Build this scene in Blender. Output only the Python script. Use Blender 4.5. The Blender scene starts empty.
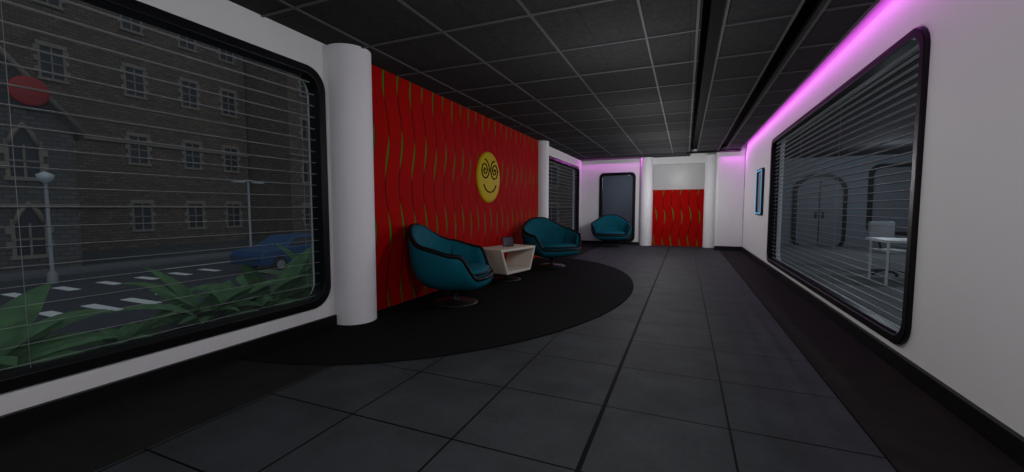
import bpy, bmesh, math, random
from mathutils import Vector, Matrix
random.seed(7)
S = bpy.context.scene
S.view_settings.view_transform = 'Standard'

# ---------------------------------------------------------------- materials
class NT:
    def __init__(s, name):
        s.m = bpy.data.materials.new(name); s.m.use_nodes = True
        s.t = s.m.node_tree; s.n = s.t.nodes; s.l = s.t.links
        s.b = s.n['Principled BSDF']; s.out = s.n['Material Output']
    def new(s, k, **kw):
        n = s.n.new(k)
        for a, v in kw.items(): setattr(n, a, v)
        return n
    def put(s, sock, v):
        if hasattr(v, 'links') or isinstance(v, bpy.types.NodeSocket): s.l.new(v, sock)
        else: sock.default_value = v
    def math(s, op, a, b=None, c=None):
        n = s.new('ShaderNodeMath', operation=op)
        s.put(n.inputs[0], a)
        if b is not None: s.put(n.inputs[1], b)
        if c is not None: s.put(n.inputs[2], c)
        return n.outputs[0]
    def mix(s, f, a, b):
        n = s.new('ShaderNodeMix', data_type='RGBA')
        s.put(n.inputs[0], f); s.put(n.inputs[6], a); s.put(n.inputs[7], b)
        return n.outputs[2]
    def coord(s):
        return s.new('ShaderNodeTexCoord').outputs['Object']
    def noise(s, scale, detail=4, vec=None):
        n = s.new('ShaderNodeTexNoise'); n.inputs['Scale'].default_value = scale
        n.inputs['Detail'].default_value = detail
        s.l.new(vec if vec is not None else s.coord(), n.inputs['Vector'])
        return n.outputs['Fac']
    def bump(s, h, strength=.3, dist=.01):
        n = s.new('ShaderNodeBump'); n.inputs['Strength'].default_value = strength
        n.inputs['Distance'].default_value = dist
        s.l.new(h, n.inputs['Height']); s.l.new(n.outputs[0], s.b.inputs['Normal'])

def c4(c): return (c[0], c[1], c[2], 1)
def simple(name, col, rough=.6, metal=0, var=.12, scale=6, bump=0, spec=.5, emis=None, es=0):
    t = NT(name)
    f = t.noise(scale)
    lo = tuple(x*(1-var) for x in col); hi = tuple(min(1, x*(1+var)) for x in col)
    t.put(t.b.inputs['Base Color'], t.mix(f, c4(lo), c4(hi)))
    t.b.inputs['Roughness'].default_value = rough
    t.b.inputs['Metallic'].default_value = metal
    t.b.inputs['Specular IOR Level'].default_value = spec
    if bump: t.bump(t.noise(scale*8), bump, .01)
    if emis:
        t.b.inputs['Emission Color'].default_value = c4(emis)
        t.b.inputs['Emission Strength'].default_value = es
    return t.m

M = {}
M['white'] = simple('white_wall_paint', (.74, .75, .75), .8, var=.03, scale=2, spec=.2)
M['pillar'] = simple('white_pillar_paint', (.8, .8, .83), .7, var=.02, scale=2, spec=.2)
M['black'] = simple('black_trim', (.005, .005, .006), .45, var=.2, spec=.2)
M['frame'] = simple('black_window_frame', (.003, .003, .004), .4, var=.2, spec=.2)
M['slat'] = simple('blind_slat', (.34, .35, .37), .5, var=.05)
M['slatd'] = simple('blind_slat_dark', (.28, .29, .31), .5, var=.05)
M['teal'] = simple('teal_upholstery', (.002, .100, .14), .7, var=.15, scale=12, bump=.15, spec=.1)
M['piping'] = simple('black_piping', (.002, .002, .004), .6, spec=.2)
M['chrome'] = simple('dark_metal', (.03, .03, .033), .4, metal=.6)
M['beige'] = simple('beige_laminate', (.62, .59, .50), .6, var=.06, spec=.2)
M['yellow'] = simple('yellow_enamel', (.55, .39, .004), .6, var=.06, spec=.15)
M['ink'] = simple('black_ink', (.004, .004, .004), .7, spec=.1)
M['screen'] = simple('dark_screen', (.01, .012, .015), .2)
M['cyan'] = simple('cyan_edge', (.02, .3, .5), .4, emis=(.03, .4, .8), es=.6)
M['carpet'] = simple('black_carpet', (.010, .010, .0105), .95, var=.35, scale=60, bump=.3, spec=.03)
M['border'] = simple('brown_floor_border', (.018, .0175, .0155), .8, var=.4, scale=5, bump=.2, spec=.05)
M['ceilbar'] = simple('ceiling_grid_metal', (.085, .085, .09), .7, var=.1, spec=.2)
M['groove'] = simple('ceiling_channel_black', (.002, .002, .002), .8, spec=.1)
M['door'] = simple('grey_door', (.16, .17, .20), .6)
M['desk'] = simple('white_desk', (.75, .75, .78), .5, var=.03)
M['roomwall'] = simple('grey_room_wall', (.20, .22, .25), .8, var=.08)
M['leaf'] = simple('plant_leaf', (.10, .22, .085), .6, var=.6, scale=9, spec=.2)
M['soil'] = simple('soil', (.03, .035, .02), .9, var=.5, scale=20)
M['asphalt'] = simple('asphalt', (.052, .056, .063), .8, var=.3, scale=3, bump=.2, spec=.2)
M['pavement'] = simple('pavement', (.11, .12, .13), .8, var=.2, scale=4)
M['carpetroom'] = simple('grey_speckled_carpet', (.17, .18, .19), .9, var=.7, scale=25)
M['paint'] = simple('road_paint', (.95, .95, .95), .6, var=.3, scale=20)
M['slate'] = simple('slate_roof', (.045, .055, .07), .7, var=.4, scale=7)
M['trimstone'] = simple('pale_stone', (.21, .18, .15), .8, var=.25)
M['glassdark'] = simple('dark_pane', (.012, .017, .025), .4)
M['carblue'] = simple('car_blue_paint', (.010, .06, .17), .4, var=.1)
M['tyre'] = simple('tyre_rubber', (.01, .01, .01), .8)
M['lampmetal'] = simple('lamp_post_metal', (.25, .27, .28), .5)
M['lamphead'] = simple('lamp_head', (.5, .55, .58), .4)
M['redsign'] = simple('red_sign', (.30, .008, .01), .6)

def tiles(name, size, mort, col, mcol, ox, oy, rough, var=.3, nscale=3, bump=.25, spec=.2):
    t = NT(name); co = t.coord()
    mp = t.new('ShaderNodeMapping'); mp.inputs['Location'].default_value = (ox, oy, 0)
    t.l.new(co, mp.inputs[0])
    br = t.new('ShaderNodeTexBrick', offset=0.0, squash=1.0)
    br.inputs['Scale'].default_value = 1; br.inputs['Mortar Size'].default_value = mort
    br.inputs['Mortar Smooth'].default_value = .1
    br.inputs['Brick Width'].default_value = size; br.inputs['Row Height'].default_value = size
    t.l.new(mp.outputs[0], br.inputs['Vector'])
    a = t.noise(nscale, 6); b = t.noise(nscale*9, 4)
    f = t.math('MULTIPLY_ADD', a, .7, t.math('MULTIPLY', b, .3))
    lo = tuple(x*(1-var) for x in col); hi2 = tuple(x*(1+var) for x in col)
    mr = t.new('ShaderNodeMapRange'); t.l.new(f, mr.inputs[0])
    mr.inputs[1].default_value = .3; mr.inputs[2].default_value = .7
    base = t.mix(mr.outputs[0], c4(lo), c4(hi2))
    t.put(t.b.inputs['Base Color'], t.mix(br.outputs['Fac'], base, c4(mcol)))
    t.b.inputs['Roughness'].default_value = rough
    t.b.inputs['Specular IOR Level'].default_value = spec
    h = t.math('SUBTRACT', t.math('MULTIPLY', f, .5), br.outputs['Fac'])
    t.bump(h, bump, .006)
    return t.m
M['floor'] = tiles('slate_floor_tiles', .716, .0065, (.035, .042, .045), (.001, .001, .001), .446, -.46, .7, spec=.1)
M['ceil'] = tiles('ceiling_tiles', .9, .004, (.032, .032, .034), (.02, .02, .02), 0, 0, .9, var=.25, nscale=25, bump=.3, spec=.05)

def wavy(name, axis):
    t = NT(name); sp = t.new('ShaderNodeSeparateXYZ'); t.l.new(t.coord(), sp.inputs[0])
    u = sp.outputs[axis]; z = sp.outputs[2]
    ph = t.math('MULTIPLY', z, 2*math.pi/1.25)
    w = t.math('MULTIPLY', t.math('SINE', ph), .045)
    s = t.math('DIVIDE', t.math('ADD', u, w), .27)
    fr = t.math('FRACT', t.math('ADD', s, 40.0))
    d = t.math('ABSOLUTE', t.math('SUBTRACT', fr, .5))
    line = t.math('LESS_THAN', d, .03)
    idx = t.math('FLOOR', t.math('ADD', s, 40.0))
    alt = t.math('MULTIPLY', t.math('MODULO', idx, 2.0), .8)
    ls = t.math('SINE', t.math('ADD', t.math('ADD', t.math('MULTIPLY', z, 2*math.pi/.95), alt), .6))
    lw = t.math('MULTIPLY', t.math('MAXIMUM', t.math('ADD', ls, .3), 0.0), .048)
    lens = t.math('LESS_THAN', d, lw)
    base = t.mix(t.noise(3), (.33, .001, .001, 1), (.43, .003, .002, 1))
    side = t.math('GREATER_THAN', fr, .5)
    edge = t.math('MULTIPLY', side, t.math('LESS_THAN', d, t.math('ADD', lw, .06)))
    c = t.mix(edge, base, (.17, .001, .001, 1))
    c = t.mix(line, c, (.07, .003, .002, 1))
    c = t.mix(lens, c, (.06, .17, .012, 1))
    t.put(t.b.inputs['Base Color'], c)
    t.b.inputs['Roughness'].default_value = .7
    t.b.inputs['Specular IOR Level'].default_value = .05
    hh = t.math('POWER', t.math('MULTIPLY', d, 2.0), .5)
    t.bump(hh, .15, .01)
    return t.m
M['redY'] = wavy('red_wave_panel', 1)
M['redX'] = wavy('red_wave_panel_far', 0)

def stone(name, c1, c2, mort):
    t = NT(name); sp = t.new('ShaderNodeSeparateXYZ'); t.l.new(t.coord(), sp.inputs[0])
    cb = t.new('ShaderNodeCombineXYZ')
    t.l.new(t.math('ADD', sp.outputs[1], sp.outputs[0]), cb.inputs[0]); t.l.new(sp.outputs[2], cb.inputs[1])
    br = t.new('ShaderNodeTexBrick', offset=.5)
    br.inputs['Color1'].default_value = c4(c1); br.inputs['Color2'].default_value = c4(c2)
    br.inputs['Mortar'].default_value = c4(mort)
    br.inputs['Scale'].default_value = 1; br.inputs['Mortar Size'].default_value = .02
    br.inputs['Brick Width'].default_value = .36; br.inputs['Row Height'].default_value = .16
    t.l.new(cb.outputs[0], br.inputs['Vector'])
    n = t.noise(1.3, 6)
    t.put(t.b.inputs['Base Color'], t.mix(t.math('MULTIPLY', n, .6), br.outputs['Color'], c4(tuple(x*.4 for x in c1))))
    t.b.inputs['Roughness'].default_value = .9
    return t.m
M['stoneA'] = stone('grey_stone_masonry', (.13, .125, .12), (.085, .083, .08), (.055, .055, .055))
M['stoneB'] = stone('brown_stone_masonry', (.18, .135, .10), (.085, .068, .055), (.05, .042, .036))

def glassmat(name, tint, haze, hcol):
    t = NT(name); t.n.remove(t.b)
    tr = t.new('ShaderNodeBsdfTransparent'); tr.inputs[0].default_value = c4(tint)
    g = t.new('ShaderNodeBsdfDiffuse'); g.inputs[0].default_value = c4(hcol)
    mx = t.new('ShaderNodeMixShader'); mx.inputs[0].default_value = haze
    t.l.new(tr.outputs[0], mx.inputs[1]); t.l.new(g.outputs[0], mx.inputs[2])
    t.l.new(mx.outputs[0], t.out.inputs[0])
    return t.m
M['glass'] = glassmat('hazed_window_glass', (.84, .9, .93), .035, (.5, .6, .65))  # diffuse share mixed in to paint a grey haze veil over the view

# ---------------------------------------------------------------- mesh builder
class MB:
    def __init__(s): s.v = []; s.f = []; s.mi = []; s.sm = []; s.mats = []
    def m(s, k):
        if k not in s.mats: s.mats.append(k)
        return s.mats.index(k)
    def add(s, vs, fs, k, smooth=False, T=None):
        o = len(s.v)
        for v in vs:
            v = Vector(v)
            s.v.append(T @ v if T is not None else v)
        for f in fs:
            s.f.append([i+o for i in f]); s.mi.append(s.m(k)); s.sm.append(smooth)
    def box(s, x0, x1, y0, y1, z0, z1, k, T=None):
        vs = [(x, y, z) for x in (x0, x1) for y in (y0, y1) for z in (z0, z1)]
        s.add(vs, [(0,1,3,2),(4,6,7,5),(0,4,5,1),(2,3,7,6),(0,2,6,4),(1,5,7,3)], k, False, T)
    def cyl(s, cx, cy, z0, z1, r0, r1, k, n=32, T=None, smooth=True):
        vs = []
        for r, z in ((r0, z0), (r1, z1)):
            for i in range(n):
                a = 2*math.pi*i/n; vs.append((cx+r*math.cos(a), cy+r*math.sin(a), z))
        s.add(vs, [(i, (i+1) % n, n+(i+1) % n, n+i) for i in range(n)], k, smooth, T)
        s.add(vs[:n], [list(range(n))[::-1]], k, False, T); s.add(vs[n:], [list(range(n))], k, False, T)
    def lathe(s, prof, k, n=40, T=None, cx=0, cy=0):
        vs = []
        for r, z in prof:
            for i in range(n):
                a = 2*math.pi*i/n; vs.append((cx+r*math.cos(a), cy+r*math.sin(a), z))
        fs = [(j*n+i, j*n+(i+1) % n, (j+1)*n+(i+1) % n, (j+1)*n+i) for j in range(len(prof)-1) for i in range(n)]
        s.add(vs, fs, k, True, T)
    def tube(s, pts, r, k, n=8, T=None, closed=False):
        pts = [Vector(p) for p in pts]; L = len(pts); vs = []
        for i, p in enumerate(pts):
            a = pts[(i-1) % L] if (i or closed) else pts[0]
            b = pts[(i+1) % L] if (i < L-1 or closed) else pts[-1]
            d = (b-a).normalized()
            up = Vector((0,0,1)) if abs(d.z) < .95 else Vector((1,0,0))
            x = d.cross(up).normalized(); y = x.cross(d)
            rr = r[i] if isinstance(r, (list, tuple)) else r
            for j in range(n):
                an = 2*math.pi*j/n; vs.append(p+x*rr*math.cos(an)+y*rr*math.sin(an))
        fs = []
        for i in range(L if closed else L-1):
            for j in range(n):
                fs.append((i*n+j, i*n+(j+1) % n, ((i+1) % L)*n+(j+1) % n, ((i+1) % L)*n+j))
        if not closed: fs += [list(range(n))[::-1], [(L-1)*n+j for j in range(n)]]
        s.add(vs, fs, k, True, T)
    def obj(s, name, parent=None, bevel=0, fixn=True):
        me = bpy.data.meshes.new(name); me.from_pydata([tuple(v) for v in s.v], [], s.f)
        for k in s.mats: me.materials.append(M[k])
        for p, mi, sm in zip(me.polygons, s.mi, s.sm): p.material_index = mi; p.use_smooth = sm
        if fixn:
            bm = bmesh.new(); bm.from_mesh(me); bmesh.ops.recalc_face_normals(bm, faces=bm.faces)
            bm.to_mesh(me); bm.free()
        me.update()
        o = bpy.data.objects.new(name, me); S.collection.objects.link(o)
        if parent: o.parent = parent
        if bevel:
            b = o.modifiers.new('bevel', 'BEVEL'); b.width = bevel; b.segments = 3; b.limit_method = 'ANGLE'
        return o
def box(name, x0, x1, y0, y1, z0, z1, k, bevel=0, parent=None):
    b = MB(); b.box(x0, x1, y0, y1, z0, z1, k); return b.obj(name, parent, bevel)
def empty(name, loc=(0,0,0)):
    o = bpy.data.objects.new(name, None); o.location = loc; o.empty_display_size = .1; S.collection.objects.link(o); return o

def rloop(a0, a1, b0, b1, r, n=10):
    cs = [(a1-r, b1-r, 0), (a0+r, b1-r, 90), (a0+r, b0+r, 180), (a1-r, b0+r, 270)]
    return [[(cx+r*math.cos(math.radians(s+90*i/n)), cy+r*math.sin(math.radians(s+90*i/n))) for i in range(n+1)] for cx, cy, s in cs]

def P(axis, c, a, b):
    return (c, a, b) if axis == 'x' else (a, c, b)

def wall_hole(mb, axis, c0, c1, A0, A1, B0, B1, hole, r, k):
    loops = rloop(*hole, r); corners = [(A1, B1), (A0, B1), (A0, B0), (A1, B0)]
    for c in (c0, c1):
        vs = [P(axis, c, *q) for q in corners]; fs = []; idx = []
        for L in loops:
            idx.append(list(range(len(vs), len(vs)+len(L)))); vs += [P(axis, c, *q) for q in L]
        for i in range(4):
            for j in range(len(idx[i])-1): fs.append((i, idx[i][j], idx[i][j+1]))
            n = (i+1) % 4
            fs.append((i, idx[i][-1], idx[n][0], n))
        mb.add(vs, fs, k)
    flat = [q for L in loops for q in L]; n = len(flat)
    mb.add([P(axis, c0, *q) for q in flat]+[P(axis, c1, *q) for q in flat], [(i, (i+1) % n, n+(i+1) % n, n+i) for i in range(n)], k)
    mb.add([P(axis, c0, *q) for q in corners]+[P(axis, c1, *q) for q in corners], [(i, (i+1) % 4, 4+(i+1) % 4, 4+i) for i in range(4)], k)

def frame(mb, axis, c0, c1, hole, r, w, k, bev=.015):
    a0, a1, b0, b1 = hole
    o = [q for L in rloop(a0, a1, b0, b1, r) for q in L]
    i_ = [q for L in rloop(a0+w, a1-w, b0+w, b1-w, max(r-w*.6, .03)) for q in L]
    n = len(o)
    vs = [P(axis, c0, *q) for q in o]+[P(axis, c0, *q) for q in i_]+[P(axis, c1, *q) for q in o]+[P(axis, c1, *q) for q in i_]
    fs = []
    for i in range(n):
        j = (i+1) % n
        fs += [(i, j, n+j, n+i), (2*n+i, 3*n+i, 3*n+j, 2*n+j), (i, 2*n+i, 2*n+j, j), (n+i, n+j, 3*n+j, 3*n+i)]
    mb.add(vs, fs, k)

def window(name, axis, c0, c1, hole, r, w, glassc, blindc=None, slat='slat', sp=.1, sw=.028, tilt=12, cds=True):
    root = empty(name)
    mb = MB(); frame(mb, axis, c0, c1, hole, r, w, 'frame'); mb.obj('frame', root, .012)
    a0, a1, b0, b1 = hole
    g = MB(); L = [q for l in rloop(a0+.03, a1-.03, b0+.03, b1-.03, r) for q in l]
    g.add([P(axis, glassc, *q) for q in L], [list(range(len(L)))], 'glass'); g.obj('glass_pane', root)
    if blindc is not None:
        b = MB(); z = b0+w+.03; t = math.radians(tilt)
        while z < b1-w:
            y0, y1 = a0+w*.9, a1-w*.9
            dc, dz = sw/2*math.cos(t), sw/2*math.sin(t); th = .0022
            vs = []
            for a in (y0, y1):
                vs += [P(axis, blindc-dc, a, z-dz), P(axis, blindc+dc, a, z+dz), P(axis, blindc+dc, a, z+dz+th), P(axis, blindc-dc, a, z-dz+th)]
            b.add(vs, [(0,1,5,4),(1,2,6,5),(2,3,7,6),(3,0,4,7),(0,3,2,1),(4,5,6,7)], slat)
            z += sp
        if cds:
            n = max(2, int((a1-a0)/1.4))
            for i in range(n):
                a = a0+w+.15+(a1-a0-2*w-.3)*i/(n-1)
                b.tube([P(axis, blindc, a, b0+w), P(axis, blindc, a, b1-w)], .0015, slat, 4)
        b.obj('venetian_blind', root)
    return root

# ---------------------------------------------------------------- room shell
XL, XR, CZ, YF, YB = -3.5, 1.6, 2.98, 14.8, -3.0
box('floor', -3.7, 1.8, YB-.2, 18.2, -.2, 0, 'floor')
box('floor_border_right', .99, XR, YB, 13.9, 0, .004, 'border')
box('floor_border_left', XL, -2.62, YB, YF, 0, .004, 'border')
box('floor_joint_strip', -.463, -.437, YB, 13.9, 0, .002, 'groove')
mb = MB(); N = 96; pts = []
for i in range(N+1):
    a = -math.pi/2+math.pi*i/N
    pts.append((XL+.01+2.78*math.cos(a), 6.25+4.02*math.sin(a)))
n = len(pts)
mb.add([(x, y, .005) for x, y in pts]+[(x, y, .014) for x, y in pts],
       [list(range(n))[::-1], [n+i for i in range(n)]]+[(i, (i+1) % n, n+(i+1) % n, n+i) for i in range(n)], 'carpet')
mb.obj('floor_carpet')

H1 = (-1.1, 3.25, .25, 2.69); H2 = (10.7, 14.35, .25, 2.72)
mb = MB()
mb.box(XL-.2, XL, YB, -1.6, 0, 3.2, 'white')
wall_hole(mb, 'x', XL, XL-.2, -1.6, 3.6, 0, 3.2, (H1[0]+.03, H1[1]-.03, H1[2]+.03, H1[3]-.03), .2, 'white')
mb.box(XL-.2, XL, 3.6, 10.4, 0, 3.2, 'white')
wall_hole(mb, 'x', XL, XL-.2, 10.4, 14.6, 0, 3.2, (H2[0]+.03, H2[1]-.03, H2[2]+.03, H2[3]-.03), .2, 'white')
mb.box(XL-.2, XL, 14.6, YF+.2, 0, 3.2, 'white')
mb.obj('wall_left')
window('window_1', 'x', XL+.035, XL-.12, H1, .22, .085, XL-.1, XL-.045, sp=.115, sw=.022)
window('window_2', 'x', XL+.035, XL-.12, H2, .22, .09, XL-.1, XL-.045, sp=.105, sw=.03)
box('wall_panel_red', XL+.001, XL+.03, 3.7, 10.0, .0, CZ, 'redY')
for y0, y1 in ((YB, 3.35), (10.3, YF)):
    box('baseboard_left', XL, XL+.035, y0, y1, 0, .12, 'black')
for (x, y, r) in ((-3.43, 3.54, .235), (-3.45, 10.13, .19), (-1.24, 14.75, .2), (.72, 14.75, .17)):
    mb = MB(); mb.cyl(x, y, 0, CZ, r, r, 'pillar', 64); mb.obj('pillar')

HR = (3.98, 9.8, .19, 2.65)
mb = MB()
mb.box(XR, XR+.2, YB, 3.6, 0, 3.25, 'white')
wall_hole(mb, 'x', XR, XR+.2, 3.6, 10.2, 0, 3.25, (HR[0]+.03, HR[1]-.03, HR[2]+.03, HR[3]-.03), .2, 'white')
mb.box(XR, XR+.2, 10.2, 18, 0, 3.25, 'white')
mb.obj('wall_right')
window('window_3', 'x', XR-.035, XR+.12, HR, .20, .075, XR+.1, XR+.05, slat='slatd', sp=.075, sw=.03, tilt=-12)
box('baseboard_right', XR-.035, XR, YB, 13.9, 0, .13, 'black')

HF = (-2.85, -1.6, .1, 2.52)
mb = MB()
wall_hole(mb, 'y', YF, YF+.2, XL, -1.04, 0, 3.2, (HF[0]+.03, HF[1]-.03, HF[2]+.03, HF[3]-.03), .15, 'white')
mb.box(-1.04, .6, YF, YF+.2, 2.75, 3.2, 'white')
mb.box(.6, .9, YF, YF+.2, 0, 3.2, 'white')
mb.obj('wall_far')
box('wall_pier', .86, XR, 13.9, 15, 0, 3.25, 'white', .04)
window('window_4', 'y', YF-.035, YF+.12, HF, .17, .1, YF+.1)
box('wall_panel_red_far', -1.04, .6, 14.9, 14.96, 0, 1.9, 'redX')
box('wall_niche', -1.5, .9, 15.7, 15.8, 0, 3.2, 'white')
box('baseboard_far', XL, -1.04, YF-.03, YF, 0, .1, 'black')
box('baseboard_pier', .84, XR, 13.87, 13.9, 0, .13, 'black')
box('wall_back', XL-.2, XR+.2, YB-.2, YB, 0, 3.25, 'white')
box('wall_far_room', XL-.2, XR+.2, 18, 18.2, 0, 3.2, 'roomwall')
box('wall_far_room_left', XL-.2, XL, YF+.2, 18, 0, 3.2, 'roomwall')

for i, (a, b) in enumerate(((XL, .09), (.27, .86), (1.03, 1.42))):
    box('ceiling_%d' % (i+1), a, b, YB, 13.9 if i else YF, CZ, CZ+.06, 'ceil')
box('ceiling_channel', .05, 1.07, YB, 13.9, CZ+.12, CZ+.14, 'groove')
box('ceiling_roof', -3.9, 8.2, YB-.3, 18.4, 3.25, 3.35, 'groove')  # unseen slab added over all the rooms to keep the sun out
box('ceiling_niche', -1.5, .9, YF+.2, 15.7, 2.98, 3.0, 'white')
mb = MB()
y = YB+.2
while y < YF:
    mb.box(XL, .09, y-.011, y+.011, CZ-.012, CZ, 'ceilbar')
    if y < 13.8:
        mb.box(.27, .86, y-.009, y+.009, CZ-.012, CZ, 'ceilbar'); mb.box(1.03, 1.42, y-.009, y+.009, CZ-.012, CZ, 'ceilbar')
    y += .9
for x in (-3.1, -2.2, -1.3, -.4, .06, .285, .845, 1.045, 1.405):
    mb.box(x-.011, x+.011, YB, 13.88, CZ-.013, CZ+.001, 'ceilbar')
mb.obj('ceiling_grid')
box('trim_ceiling_end', .0, 1.45, 13.6, 13.9, CZ-.03, CZ+.0, 'groove')
box('trim_cove', 1.40, 1.42, YB, 13.9, CZ, CZ+.1, 'white')

r = empty('wall_screen')
mb = MB(); frame(mb, 'x', XR-.05, XR, (10.6, 11.4, 1.12, 2.18), .06, .06, 'black'); mb.obj('bezel', r)
box('screen', XR-.03, XR, 10.65, 11.35, 1.17, 2.13, 'screen', parent=r)
mb = MB(); frame(mb, 'x', XR-.056, XR-.05, (10.63, 11.37, 1.15, 2.15), .05, .025, 'cyan'); mb.obj('edge_light', r)

r = empty('smiley_wall_sign')
SY = 7.06
T = Matrix.Translation((XL+.03, SY, 1.86)) @ Matrix.Rotation(math.pi/2, 4, 'Y')
mb = MB(); mb.lathe([(0, .035), (.44, .035), (.475, .022), (.48, 0)], 'yellow', 64, T); mb.obj('disc', r, fixn=True)
mb = MB(); R0 = .038
def sp_(cy, cz, dirn):
    pts = []
    for i in range(90):
        a = i/89*2.25*2*math.pi; rr = .006+.185*i/89
        pts.append((XL+.03+R0, SY+cy+rr*math.cos(a)*dirn, 1.86+cz+rr*math.sin(a)))
    return pts
mb.tube(sp_(-.205, .13, 1), .014, 'ink', 6); mb.tube(sp_(.205, .13, -1), .014, 'ink', 6)
mb.tube([(XL+.03+R0, SY+.27*math.sin(math.radians(a)), 1.86-.08-.2*math.cos(math.radians(a))) for a in range(-72, 73, 6)], .014, 'ink', 6)
mb.obj('face', r)

# ---------------------------------------------------------------- chairs
def sst(a, b, x):
    t = max(0, min(1, (x-a)/(b-a))); return t*t*(3-2*t)
def chair(name, loc, ang):
    root = empty(name, loc); root.rotation_euler = (0, 0, ang)
    RX, RY = .50, .66
    def rimH(p):
        h = 1.02-.24*sst(.15, 1.15, p)-.10*sst(1.0, 2.0, p)
        h -= .30*sst(2.0, 2.45, p)
        return h
    def rimR(p, sgn, k=1):
        c, s_ = math.cos(p), math.sin(p)
        e = 2.4
        q = (abs(c)**e+abs(s_)**e)**(-1/e)
        x = -RX*c*q*k; y = RY*s_*q*sgn*k
        if c > 0: x -= .07*c*c
        return x, y
    N = 72
    angs = [(-math.pi+2*math.pi*i/N) for i in range(N)]
    prof = [(.16, .0), (.45, .03), (.70, .12), (.86, .27), (.95, .46), (.99, .68), (1.0, .86), (.995, .96), (.97, 1.0)]
    rows = []
    zb = .20
    for k, v in prof:
        row = []
        for a in angs:
            p = abs(a); s_ = 1 if a >= 0 else -1; h = rimH(p); x, y = rimR(p, s_)
            row.append((x*k, y*k, zb+(h-zb)*v))
        rows.append(row)
    inner = [(.93, 1.015), (.88, 1.0), (.84, .93)]
    for k, v in inner:
        rows.append([(rimR(abs(a), 1 if a >= 0 else -1)[0]*k, rimR(abs(a), 1 if a >= 0 else -1)[1]*k, zb+(rimH(abs(a))-zb)*v) for a in angs])
    for k, f in ((.80, .5), (.74, .05), (.55, 0), (.05, 0)):
        rows.append([(rimR(abs(a), 1 if a >= 0 else -1)[0]*k, rimR(abs(a), 1 if a >= 0 else -1)[1]*k,
                      .36+(max(zb+(rimH(abs(a))-zb)*.93, .36)-.36)*f) for a in angs])
    vs = [v for r_ in rows for v in r_]
    fs = [(j*N+i, j*N+(i+1) % N, (j+1)*N+(i+1) % N, (j+1)*N+i) for j in range(len(rows)-1) for i in range(N)]
    mb = MB(); mb.add(vs, fs, 'teal', True); mb.add(rows[0], [list(range(N))[::-1]], 'teal')
    mb.obj('shell', root)
    mb = MB()
    mb.tube([(rimR(abs(a), 1 if a >= 0 else -1)[0]*.965, rimR(abs(a), 1 if a >= 0 else -1)[1]*.965, zb+(rimH(abs(a))-zb)*1.01) for a in angs], .030, 'piping', 8, closed=True)
    for pa in (-.55, 0, .55, -1.15, 1.15):
        p = abs(pa); s_ = 1 if pa >= 0 else -1; pts = []
        for k, f in ((.90, 1.0), (.845, .9), (.81, .6), (.775, .3), (.75, .1)):
            x, y = rimR(p, s_, k); top = zb+(rimH(p)-zb)*.97
            pts.append((x, y, .4+(top-.4)*f))
        mb.tube(pts, .009, 'piping', 6)
    mb.obj('piping', root)
    mb = MB(); rws = []
    for k, z in ((.3, .34), (.70, .35), (.77, .39), (.78, .43), (.74, .47), (.60, .49), (.3, .495), (.02, .495)):
        rws.append([((rimR(abs(a), 1 if a >= 0 else -1)[0]*k+.07), rimR(abs(a), 1 if a >= 0 else -1)[1]*k, z) for a in angs])
    vs = [v for r_ in rws for v in r_]
    fs = [(j*N+i, j*N+(i+1) % N, (j+1)*N+(i+1) % N, (j+1)*N+i) for j in range(len(rws)-1) for i in range(N)]
    mb.add(vs, fs, 'teal', True)
    mb.tube([(rimR(abs(a), 1 if a >= 0 else -1)[0]*.785+.07, rimR(abs(a), 1 if a >= 0 else -1)[1]*.785, .44) for a in angs], .016, 'piping', 6, closed=True)
    mb.obj('seat_cushion', root)
    mb = MB(); mb.lathe([(0, 0), (.30, 0), (.30, .012), (.27, .022), (.06, .035), (.045, .06), (.045, .19), (.14, .21), (0, .22)], 'chrome', 48)
    mb.obj('pedestal', root)
    return root
ZC = .015
chair('swivel_tub_chair', (-2.82, 4.72, ZC), math.radians(15))
chair('swivel_tub_chair', (-2.68, 8.6, ZC), math.radians(-38))
chair('swivel_tub_chair', (-2.26, 13.85, .005), math.radians(-80))

# ---------------------------------------------------------------- side table
root = empty('side_table', (-2.90, 6.62, ZC)); root.rotation_euler = (0, 0, math.radians(-12))
mb = MB()
out = [(-.54, .58), (.54, .58), (.36, .15), (-.36, .15)]
inn = [(-.47, .535), (.47, .535), (.325, .195), (-.325, .195)]
D = .28
vs = [(x, a, b) for x in (-D, D) for a, b in out+inn]
fs = []
for i in range(4):
    j = (i+1) % 4
    fs += [(i, j, 4+j, 4+i), (8+i, 12+i, 12+j, 8+j), (i, 8+i, 8+j, j), (4+i, 4+j, 12+j, 12+i)]
mb.add(vs, fs, 'beige'); mb.obj('open_box_body', root, .012)
mb = MB(); mb.lathe([(0, 0), (.26, 0), (.26, .012), (.2, .02), (.05, .03), (.04, .05), (.04, .14), (.1, .155), (0, .155)], 'chrome', 40)
mb.obj('pedestal', root)
pf = empty('tablet_frame', (-2.88, 6.66, ZC+.58)); pf.rotation_euler = (0, 0, math.radians(-50))
T = Matrix.Rotation(math.radians(-14), 4, 'Y')
mb = MB(); mb.box(-.008, .008, -.10, .10, .005, .18, 'black', T); mb.obj('tablet', pf, .004)
mb = MB(); mb.box(.009, .0105, -.085, .085, .02, .165, 'screen', T); mb.box(-.09, -.0, -.01, .01, .0, .008, 'black'); mb.obj('screen_and_stand', pf)

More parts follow.
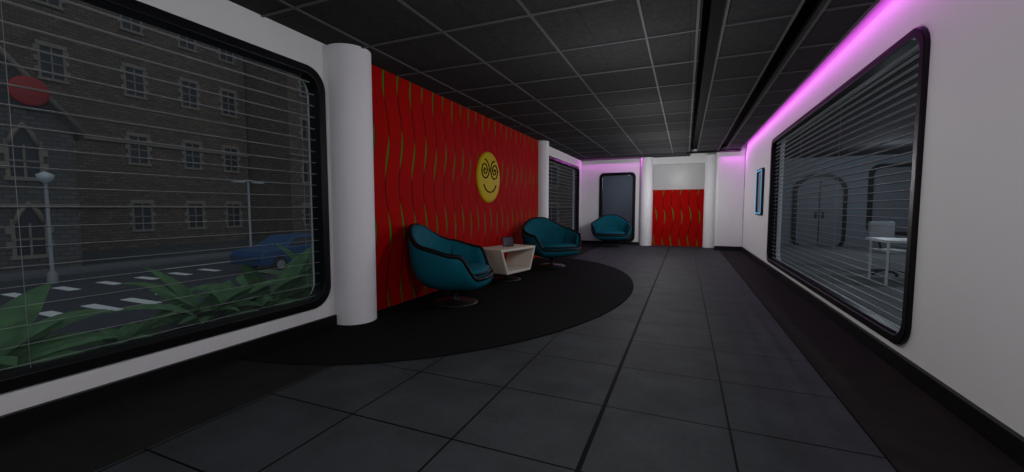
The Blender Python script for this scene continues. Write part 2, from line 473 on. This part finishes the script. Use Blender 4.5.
# ---------------------------------------------------------------- adjoining room (right)
box('floor_side_room', 1.8, 8.2, -1, 18.2, -.2, 0, 'carpetroom')
box('wall_side_room_far', 1.8, 8.2, 17, 17.2, 0, 3.25, 'roomwall')
box('wall_side_room_right', 8, 8.2, -1, 17, 0, 3.25, 'roomwall')
box('wall_side_room_near', 1.8, 8.2, -1.2, -1, 0, 3.25, 'roomwall')
box('ceiling_side_room', 1.8, 8, -1, 17, 3.0, 3.05, 'ceil')
r = empty('door_1')
mb = MB(); frame(mb, 'y', 16.9, 17, (3.45, 4.95, -.3, 2.42), .6, .10, 'frame'); mb.obj('door_frame', r)
mb = MB(); L = [q for l in rloop(3.52, 4.88, -.25, 2.36, .55) for q in l]
mb.add([(a, 16.95, max(b, .01)) for a, b in L], [list(range(len(L)))], 'door'); mb.box(4.19, 4.21, 16.93, 16.95, .05, 2.3, 'frame')
mb.box(4.08, 4.12, 16.88, 16.95, .95, 1.15, 'frame'); mb.box(4.28, 4.32, 16.88, 16.95, .95, 1.15, 'frame'); mb.obj('door_leaves', r)
r = empty('window_5')
mb = MB(); frame(mb, 'y', 16.9, 17, (5.5, 7.6, .4, 2.7), .3, .12, 'frame')
L = [q for l in rloop(5.65, 7.55, .55, 2.65, .25) for q in l]
mb.add([(a, 16.96, b) for a, b in L], [list(range(len(L)))], 'door')
mb.obj('frame_and_pane', r)
def desk(loc):
    root = empty('desk', loc)
    mb = MB(); mb.box(-.7, .7, -.4, .4, .71, .75, 'desk')
    for sx in (-.65, .62):
        for sy in (-.36, .33): mb.box(sx, sx+.03, sy, sy+.03, 0, .71, 'desk')
    mb.obj('top_and_legs', root)
desk((3.75, 9.0, 0)); desk((6.2, 13.2, 0)); desk((5.6, 9.4, 0))
def ochair(loc, ang):
    root = empty('office_chair', loc); root.rotation_euler = (0, 0, ang)
    mb = MB()
    for i in range(5):
        a = 2*math.pi*i/5; mb.tube([(0, 0, .10), (.28*math.cos(a), .28*math.sin(a), .05)], .02, 'black', 6)
        mb.lathe([(0, -.03), (.03, -.02), (.03, .02), (0, .03)], 'black', 10, Matrix.Translation((.28*math.cos(a), .28*math.sin(a), .032)))
    mb.tube([(0, 0, .08), (0, 0, .42)], .03, 'chrome', 10)
    mb.tube([(-.2, 0, .44), (-.27, 0, .6), (-.26, 0, .8)], .02, 'black', 8); mb.obj('base', root)
    mb = MB(); mb.box(-.23, .23, -.24, .24, .42, .49, 'slatd'); mb.box(-.27, -.21, -.22, .22, .62, 1.02, 'slatd'); mb.obj('seat_and_back', root, .025)
ochair((3.6, 10.0, 0), math.radians(-80)); ochair((6.1, 12.3, 0), math.radians(100)); ochair((5.3, 10.3, 0), math.radians(-110))
root = empty('desk_lamp', (3.8, 9.0, .752))
mb = MB(); mb.lathe([(0, 0), (.09, 0), (.09, .02), (0, .025)], 'chrome', 24); mb.tube([(0,0,.02), (.08,0,.25), (-.05,0,.42)], .01, 'chrome')
mb.lathe([(.02, .46), (.04, .45), (.09, .36)], 'black', 24, Matrix.Translation((-.08, 0, 0))); mb.obj('arm_and_shade', root)

# ---------------------------------------------------------------- exterior
GZ = -1.0
box('street_ground', -60, -3.9, -40, 60, GZ-.1, GZ, 'asphalt')
box('pavement_near', -7.5, -3.9, -40, 31.6, GZ, GZ+.1, 'pavement')
box('pavement_far', -20.95, -19.5, -40, 31.6, GZ, GZ+.1, 'pavement')
mb = MB()
for i in range(6):
    mb.box(-12.9, -11.6, 2.6+i*.72, 2.85+i*.72, GZ+.001, GZ+.008, 'paint')
for i in range(6):
    mb.box(-16.6, -15.6, 4.6+i*.95, 4.85+i*.95, GZ+.001, GZ+.008, 'paint')
mb.box(-9.6, -9.5, -5, 30, GZ+.001, GZ+.008, 'paint')
mb.box(-17.9, -17.8, 9, 30, GZ+.001, GZ+.008, 'paint')
mb.obj('road_markings')

def building(name, x, y0, y1, eave, k, wins, roof, depth=8, wy=1.0, wz=1.5, arch=False):
    root = empty(name)
    mb = MB(); mb.box(x-depth, x, y0, y1, GZ+.001, eave, k)
    if roof == 'gable':
        ym = (y0+y1)/2; h = eave+(y1-y0)*.62
        mb.add([(x, y0, eave), (x, y1, eave), (x, ym, h), (x-depth, y0, eave), (x-depth, y1, eave), (x-depth, ym, h)], [(0,1,2), (3,5,4)], k)
    mb.obj('walls', root)
    mb = MB()
    if roof == 'gable':
        for a, b in ((y0-.25, -1), (y1+.25, 1)):
            p = [(x+.25, a, eave-.2), (x+.25, ym, h+.12), (x-depth, ym, h+.12), (x-depth, a, eave-.2)]
            mb.add(p, [(0,1,2,3)], 'slate'); mb.add([(q[0], q[1], q[2]-.15) for q in p], [(0,1,2,3)], 'trimstone')
            mb.tube([p[0], p[1]], .09, 'trimstone', 6)
    else:
        mb.add([(x+.3, y0-.3, eave), (x+.3, y1+.3, eave), (x-3, y1-.5, eave+4), (x-3, y0+.5, eave+4), (x-depth, y0, eave), (x-depth, y1, eave)],
               [(0,1,2,3), (0,3,4), (1,5,2), (3,2,5,4)], 'slate')
        mb.box(x, x+.3, y0-.3, y1+.3, eave-.3, eave, 'trimstone')
        mb.box(x-2.5, x-1.6, (y0+y1)/2-.6, (y0+y1)/2+.6, eave+2, eave+5, k)
    mb.obj('roof', root)
    mb = MB()
    for (cy, cz) in wins:
        a, b = wy/2, wz/2
        mb.box(x-.02, x+.03, cy-a, cy+a, cz-b, cz+b, 'glassdark')
        i = 0; z = cz-b
        while z < cz+b-.01:
            e = .22 if i % 2 else .10
            for s_ in (-1, 1):
                ya, yb = sorted((cy+s_*a, cy+s_*(a+e))); mb.box(x-.02, x+.07, ya, yb, z, z+.24, 'trimstone')
            z += .25; i += 1
        mb.box(x-.02, x+.1, cy-a-.15, cy+a+.15, cz-b-.13, cz-b, 'trimstone')
        if arch:
            pts = [(x+.05, cy-a, cz+b), (x+.05, cy-a*.6, cz+b+.4), (x+.05, cy, cz+b+.7), (x+.05, cy+a*.6, cz+b+.4), (x+.05, cy+a, cz+b)]
            mb.add([(x+.03, p[1], p[2]) for p in pts], [list(range(5))], 'glassdark'); mb.tube(pts, .08, 'trimstone', 6)
        else: mb.box(x-.02, x+.1, cy-a-.15, cy+a+.15, cz+b, cz+b+.2, 'trimstone')
        mb.box(x, x+.06, cy-.03, cy+.03, cz-b, cz+b, 'trimstone'); mb.box(x, x+.06, cy-a, cy+a, cz-.03, cz+.03, 'trimstone')
    for zz in (1.4, 5.0):
        if zz < eave: mb.box(x, x+.12, y0, y1, zz-.1, zz+.03, 'trimstone')
    mb.obj('windows_and_string_courses', root)
    return root
building('stone_gabled_house', -21, .5, 7.9, 4.2, 'stoneA', [(2.2, 2.9), (4.4, 2.9), (6.6, 2.9), (2.2, .2), (4.4, .2), (6.6, .2)], 'gable', wy=.7, wz=1.1, arch=True)
building('stone_tenement', -29, 5, 20.0, 15, 'stoneB', [(y, z) for y in (7.4, 10.3, 13.6, 16.4, 18.8) for z in (.8, 4.6, 8.4, 12)], 'hip', wy=.8, wz=1.5)
building('stone_terrace', -25, 20.2, 31.5, 12.0, 'stoneB', [(y, z) for y in (21.6, 24, 26.6, 29) for z in (.8, 3.8, 6.8, 9.8)], 'hip', wy=.8, wz=1.3)
building('stone_corner_house', -24, -14, .2, 9, 'stoneA', [(y, z) for y in (-11, -8, -5, -2) for z in (.8, 3.6, 6.6)], 'hip')
eb = building('stone_street_end_block', -32, -24.5, -1, 12, 'stoneB', [(y, z) for y in (-22, -19, -16, -13, -10, -7, -4) for z in (.8, 3.8, 6.8, 9.8)], 'hip', wy=.9, wz=1.5)
eb.rotation_euler = (0, 0, -math.pi/2)
r = empty('round_sign', (-20.7, 6.75, 5.25))
mb = MB(); T = Matrix.Rotation(math.pi/2, 4, 'Y'); mb.lathe([(0, .06), (.44, .06), (.5, .03), (.5, -.03), (.44, -.06), (0, -.06)], 'redsign', 40, T)
mb.box(-.3, -.05, -.03, .03, -.03, .03, 'black'); mb.obj('disc', r)

def street_lamp(loc, h, double):
    r = empty('street_lamp', loc); mb = MB()
    mb.lathe([(.12, 0), (.12, .3), (.05, .4), (.04, h), (0, h)], 'lampmetal', 16)
    if double:
        mb.tube([(0, -.5, h+.02), (0, 0, h+.08), (0, .5, h+.02)], .035, 'lampmetal')
        for s_ in (-1, 1): mb.box(-.1, .1, s_*.42-.22, s_*.42+.22, h-.02, h+.06, 'lamphead')
    else:
        mb.lathe([(.05, h), (.16, h+.1), (.2, h+.25), (.08, h+.32), (0, h+.36)], 'lamphead', 20)
    mb.obj('post', r)
street_lamp((-17.5, 5.9, GZ+.01), 3.0, False)
street_lamp((-17, 11.7, GZ+.01), 3.35, True)

# car
r = empty('car', (-13.9, 11.2, GZ)); mb = MB()
prof = [(-1.85, .3), (-1.88, .62), (-1.75, .80), (-.95, .88), (-.45, 1.25), (.75, 1.28), (1.35, .92), (1.8, .85), (1.88, .55), (1.85, .3)]
n = len(prof)
def carx(s_, z): return s_*(.80 if z < .9 else .80-(z-.88)*.45)
vs = [(carx(-1, z), y, z) for y, z in prof]+[(carx(1, z), y, z) for y, z in prof]
mb.add(vs, [list(range(n)), [n+i for i in range(n)][::-1]]+[(i, (i+1) % n, n+(i+1) % n, n+i) for i in range(n)], 'carblue')
mb.obj('body', r, .04)
mb = MB()
for s_ in (-1, 1):
    q = [(-.82, .92), (-.42, 1.19), (.70, 1.22), (1.15, .94)]
    mb.add([(carx(s_, z)+s_*.012, y, z) for y, z in q], [(0,1,2,3)], 'glassdark')
    for y in (-1.15, 1.15):
        T = Matrix.Translation((s_*.74, y, .3)) @ Matrix.Rotation(math.pi/2, 4, 'Y')
        mb.lathe([(0, -.09), (.28, -.09), (.3, -.06), (.3, .06), (.28, .09), (.17, .1), (0, .1)], 'tyre', 24, T)
        mb.lathe([(.16, .105), (0, .11)], 'lampmetal', 16, T)
mb.obj('windows_and_wheels', r)

# plants
def plant(loc, size, nl):
    r = empty('leafy_plant', loc); mb = MB()
    for i in range(nl):
        a = 2*math.pi*i/nl*1.7+random.uniform(-.3, .3); L = size*random.uniform(.6, 1.15); up = random.uniform(.75, 1.5)
        w = L*random.uniform(.11, .16); K = 12
        d = Vector((math.cos(a), math.sin(a), 0)); side = Vector((-math.sin(a), math.cos(a), 0))
        pos = Vector((0, 0, 0)); ang = up; vs = []; curl = random.uniform(.10, .2)
        for j in range(K):
            t = j/(K-1)
            ww = .008 if t < .25 else max(.004, w*math.sin(math.pi*((t-.25)/.75)**.75)**.9 if t < .99 else .004)
            ddir = d*math.cos(ang)+Vector((0,0,1))*math.sin(ang); nrm = ddir.cross(side)
            vs += [pos-side*ww-nrm*ww*.45, pos.copy(), pos+side*ww-nrm*ww*.45]
            pos = pos+ddir*(L/(K-1)); ang -= curl
            if pos.z < .03: pos.z = .03
        fs = []
        for j in range(K-1):
            fs += [(j*3, j*3+1, j*3+4, j*3+3), (j*3+1, j*3+2, j*3+5, j*3+4)]
        mb.add(vs, fs, 'leaf', False)
    mb.obj('leaves', r, fixn=False)
box('planter_bed', -5.9, -3.95, -1.8, 6.0, GZ+.1, -.07, 'soil')
for (x, y, s_, n_) in ((-4.6, .3, .85, 30), (-4.7, 1.15, .95, 34), (-4.75, 2.0, .6, 26), (-4.7, 2.75, .9, 32), (-4.8, 3.5, 1.0, 34), (-4.75, 4.3, 1.0, 32), (-4.8, 5.1, .95, 24), (-4.7, -.7, .8, 20)):
    plant((x, y, -.06), s_, n_)

# ---------------------------------------------------------------- lights
def pt(x, y, z, e, col=(1, 1, 1)):
    l = bpy.data.lights.new('lamp', 'POINT'); l.energy = e; l.color = col; l.shadow_soft_size = 0
    o = bpy.data.objects.new('ceiling_lamp', l); o.location = (x, y, z); S.collection.objects.link(o)  # unseen fill light added in mid-air for soft ambient light, no fitting
for y, e in ((-1.5, 40), (1.5, 42), (4.5, 32), (7.5, 32), (10.5, 42), (13.0, 52)):
    pt(-.6, y, 1.9, e, (1, 1, 1))
pt(-.2, 15.3, 2.3, 1.0)
for y in (4, 9, 14): pt(5, y, 2.3, 50, (.85, .92, 1))
pt(-2, 16.6, 2.3, 16, (.8, .8, 1))
def area(name, loc, rot, sx, sy, e, col):
    l = bpy.data.lights.new(name, 'AREA'); l.shape = 'RECTANGLE'; l.size = sx; l.size_y = sy; l.energy = e; l.color = col
    o = bpy.data.objects.new(name, l); o.location = loc; o.rotation_euler = rot; S.collection.objects.link(o)
area('cove_light_right', (1.45, 5.4, CZ+.12), (0, math.radians(-40), 0), .05, 16.6, 32, (.78, .12, .82))
area('cove_light_far', (-2.3, YF-.14, CZ-.02), (math.radians(-35), 0, 0), 2.2, .04, 9, (.8, .12, .82))
area('cove_light_pier', (1.22, 13.78, CZ-.06), (math.radians(-35), 0, 0), .6, .04, 4, (.8, .12, .82))

sun = bpy.data.lights.new('overcast_sun', 'SUN'); sun.energy = .3; sun.angle = 1.2; sun.color = (.95, .95, 1)
o = bpy.data.objects.new('overcast_sun', sun); S.collection.objects.link(o)
o.rotation_euler = Vector((1, -.45, .85)).to_track_quat('Z', 'Y').to_euler()
w = bpy.data.worlds.new('overcast_sky'); S.world = w; w.use_nodes = True
w.node_tree.nodes['Background'].inputs[0].default_value = (.19, .215, .24, 1)
w.node_tree.nodes['Background'].inputs[1].default_value = .85

cam = bpy.data.cameras.new('camera'); cam.lens = 410*36/1024; cam.clip_start = .05; cam.clip_end = 200
o = bpy.data.objects.new('camera', cam); S.collection.objects.link(o)
o.location = (0, 0, 1.28); o.rotation_euler = (math.radians(90-3.9), 0, math.radians(22.87))
S.camera = o
